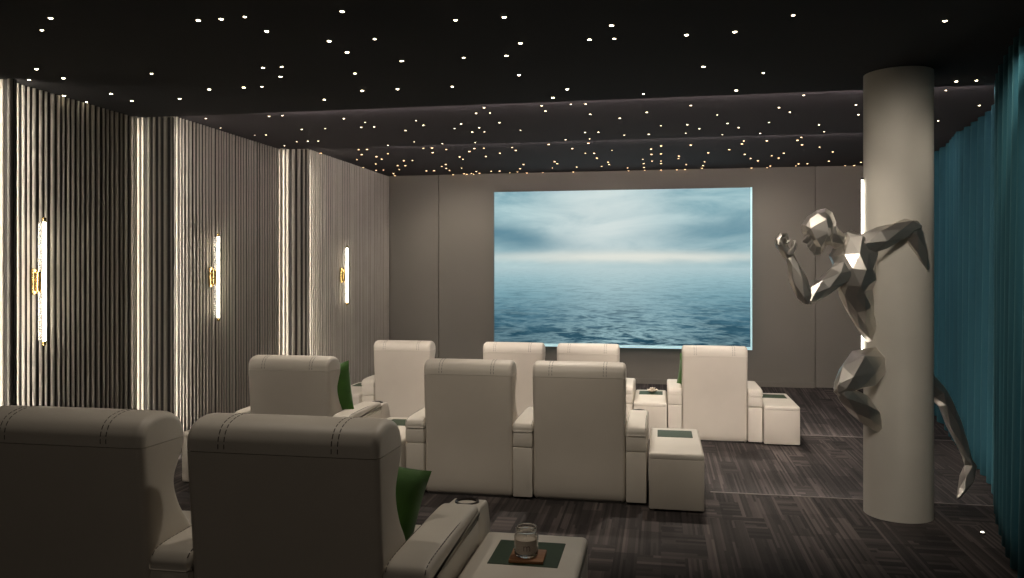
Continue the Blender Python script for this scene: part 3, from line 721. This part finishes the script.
# ------------------------------------------------------------------ star lights in the ceiling
def star_proto(name, r, lens, label, group):
    root = empty(name, label, 'ceiling light', (0, 0, 0), 0, group)
    bm = bmesh.new(); lathe(bm, [(r*1.35,.004),(r*1.35,0),(r*1.35,-.002),(r*1.05,-.004),(r*1.0,-.001)], n=14); finish('rim', bm, 'rim', root, 40)
    bm = bmesh.new(); lathe(bm, [(r,-.0005),(r*.92,-r*.30),(r*.6,-r*.5),(0,-r*.58)], n=14); finish('lens', bm, lens, root, 60)
    return root
for pts, z, r, lens, label, group in (
    (STARS_NEAR, C1, .0125, 'star', 'tiny warm star light in the black ceiling nearest the viewer', 'star lights in the near black ceiling'),
    (STARS_MIDDLE, C2, .0105, 'star_mid', 'tiny warm star light in the middle section of the dark ceiling', 'star lights in the middle ceiling section'),
    (STARS_FAR, C3, .0135, 'star_small', 'tiny amber star light in the dark ceiling section next to the screen wall', 'star lights in the ceiling section by the screen')):
    proto = star_proto('star_light', r, lens, label, group)
    for i, (x, y) in enumerate(pts):
        o = proto if i == 0 else copy_tree(proto)
        o.location = (x, y, z); 
        if i % 3 == 1: o.scale = (.8, .8, .8)

# ------------------------------------------------------------------ light from the ceiling spots
def spot(loc, target, power, angle=60, blend=.8, col=(1,.88,.745), size=.05):
    l = bpy.data.lights.new('ceiling_spot', 'SPOT'); l.energy = power; l.color = col
    l.spot_size = math.radians(angle); l.spot_blend = blend; l.shadow_soft_size = size
    o = bpy.data.objects.new('ceiling_spot', l); COL.objects.link(o); o.location = loc
    o.rotation_euler = (Vector(target)-Vector(loc)).to_track_quat('-Z', 'Y').to_euler()
    return o
K = 3.4
for x in (-3.0, -1.3, .5): spot((x, 6.95, C2-.05), (x, 9.15, .45), 52*K, 62)
for x in (-3.0, -1.45, -.4): spot((x, 4.0, C1-.05), (x, 6.3, .4), 19*K, 60)
for x in (-1.2, .8): spot((x, 10.6, C3-.05), (x, 9.4, .4), 50*K, 80)      # over the front seats
for x in (-2.75, -1.0, .2): spot((x, 7.5, C2-.05), (x, 6.5, .5), 50*K, 54)   # over the middle seats
spot((-.2, 3.9, C1-.05), (-1.1, 3.0, .8), 16*K, 60)
spot((-1.7, 2.75, C1-.05), (-1.7, 2.75, .8), 7*K, 80)
spot((2.0, 8.6, C2-.05), (1.9, 8.6, 0), 14*K, 60)
spot((.9, 3.2, C1-.05), (1.68, 6.1, 1.55), 62*K, 62, .6, size=.2)                        # column and figure
spot((.3, 5.3, C1-.05), (1.3, 6.1, 2.0), 12*K, 50)
spot((1.85, 4.8, C1-.05), (2.95, 8.6, 1.3), 9*K, 44, 1., size=.03)                       # added to graze the curtain and bring out its folds
for x in (-3., -.7, 1.3): spot((x, 10.7, C3-.05), (x, 12.2, 1.2), 16*K, 110)      # screen wall
def area(loc, target, power, sx, sy, col):
    l = bpy.data.lights.new('soft_light', 'AREA'); l.shape = 'RECTANGLE'; l.size = sx; l.size_y = sy; l.energy = power; l.color = col
    o = bpy.data.objects.new('soft_light', l); COL.objects.link(o); o.location = loc
    o.rotation_euler = (Vector(target)-Vector(loc)).to_track_quat('-Z', 'Y').to_euler()
area((-.5, -1.5, 3.2), (-.5, 4, 1.0), 12, 4, 1., (1,.86,.72))  # added fill behind the camera, out of view

w = bpy.data.worlds.new('World'); SC.world = w; w.use_nodes = True
w.node_tree.nodes['Background'].inputs[0].default_value = (.5,.45,.4,1); w.node_tree.nodes['Background'].inputs[1].default_value = .05

# ------------------------------------------------------------------ camera
cam = bpy.data.cameras.new('camera'); cam.sensor_width = 36; cam.lens = 800/1024*36; cam.shift_y = -19.5/1024
cam.clip_start = .05; cam.clip_end = 60
co = bpy.data.objects.new('camera', cam); COL.objects.link(co); co.location = (0, 0, EYE); co.rotation_euler = (PI/2, 0, TH)
SC.camera = co
SC.view_settings.view_transform = 'Standard'; SC.view_settings.look = 'None'; SC.view_settings.gamma = 1; SC.view_settings.exposure = 0
SC.view_settings.use_curve_mapping = False
SC.cycles.use_denoising = True
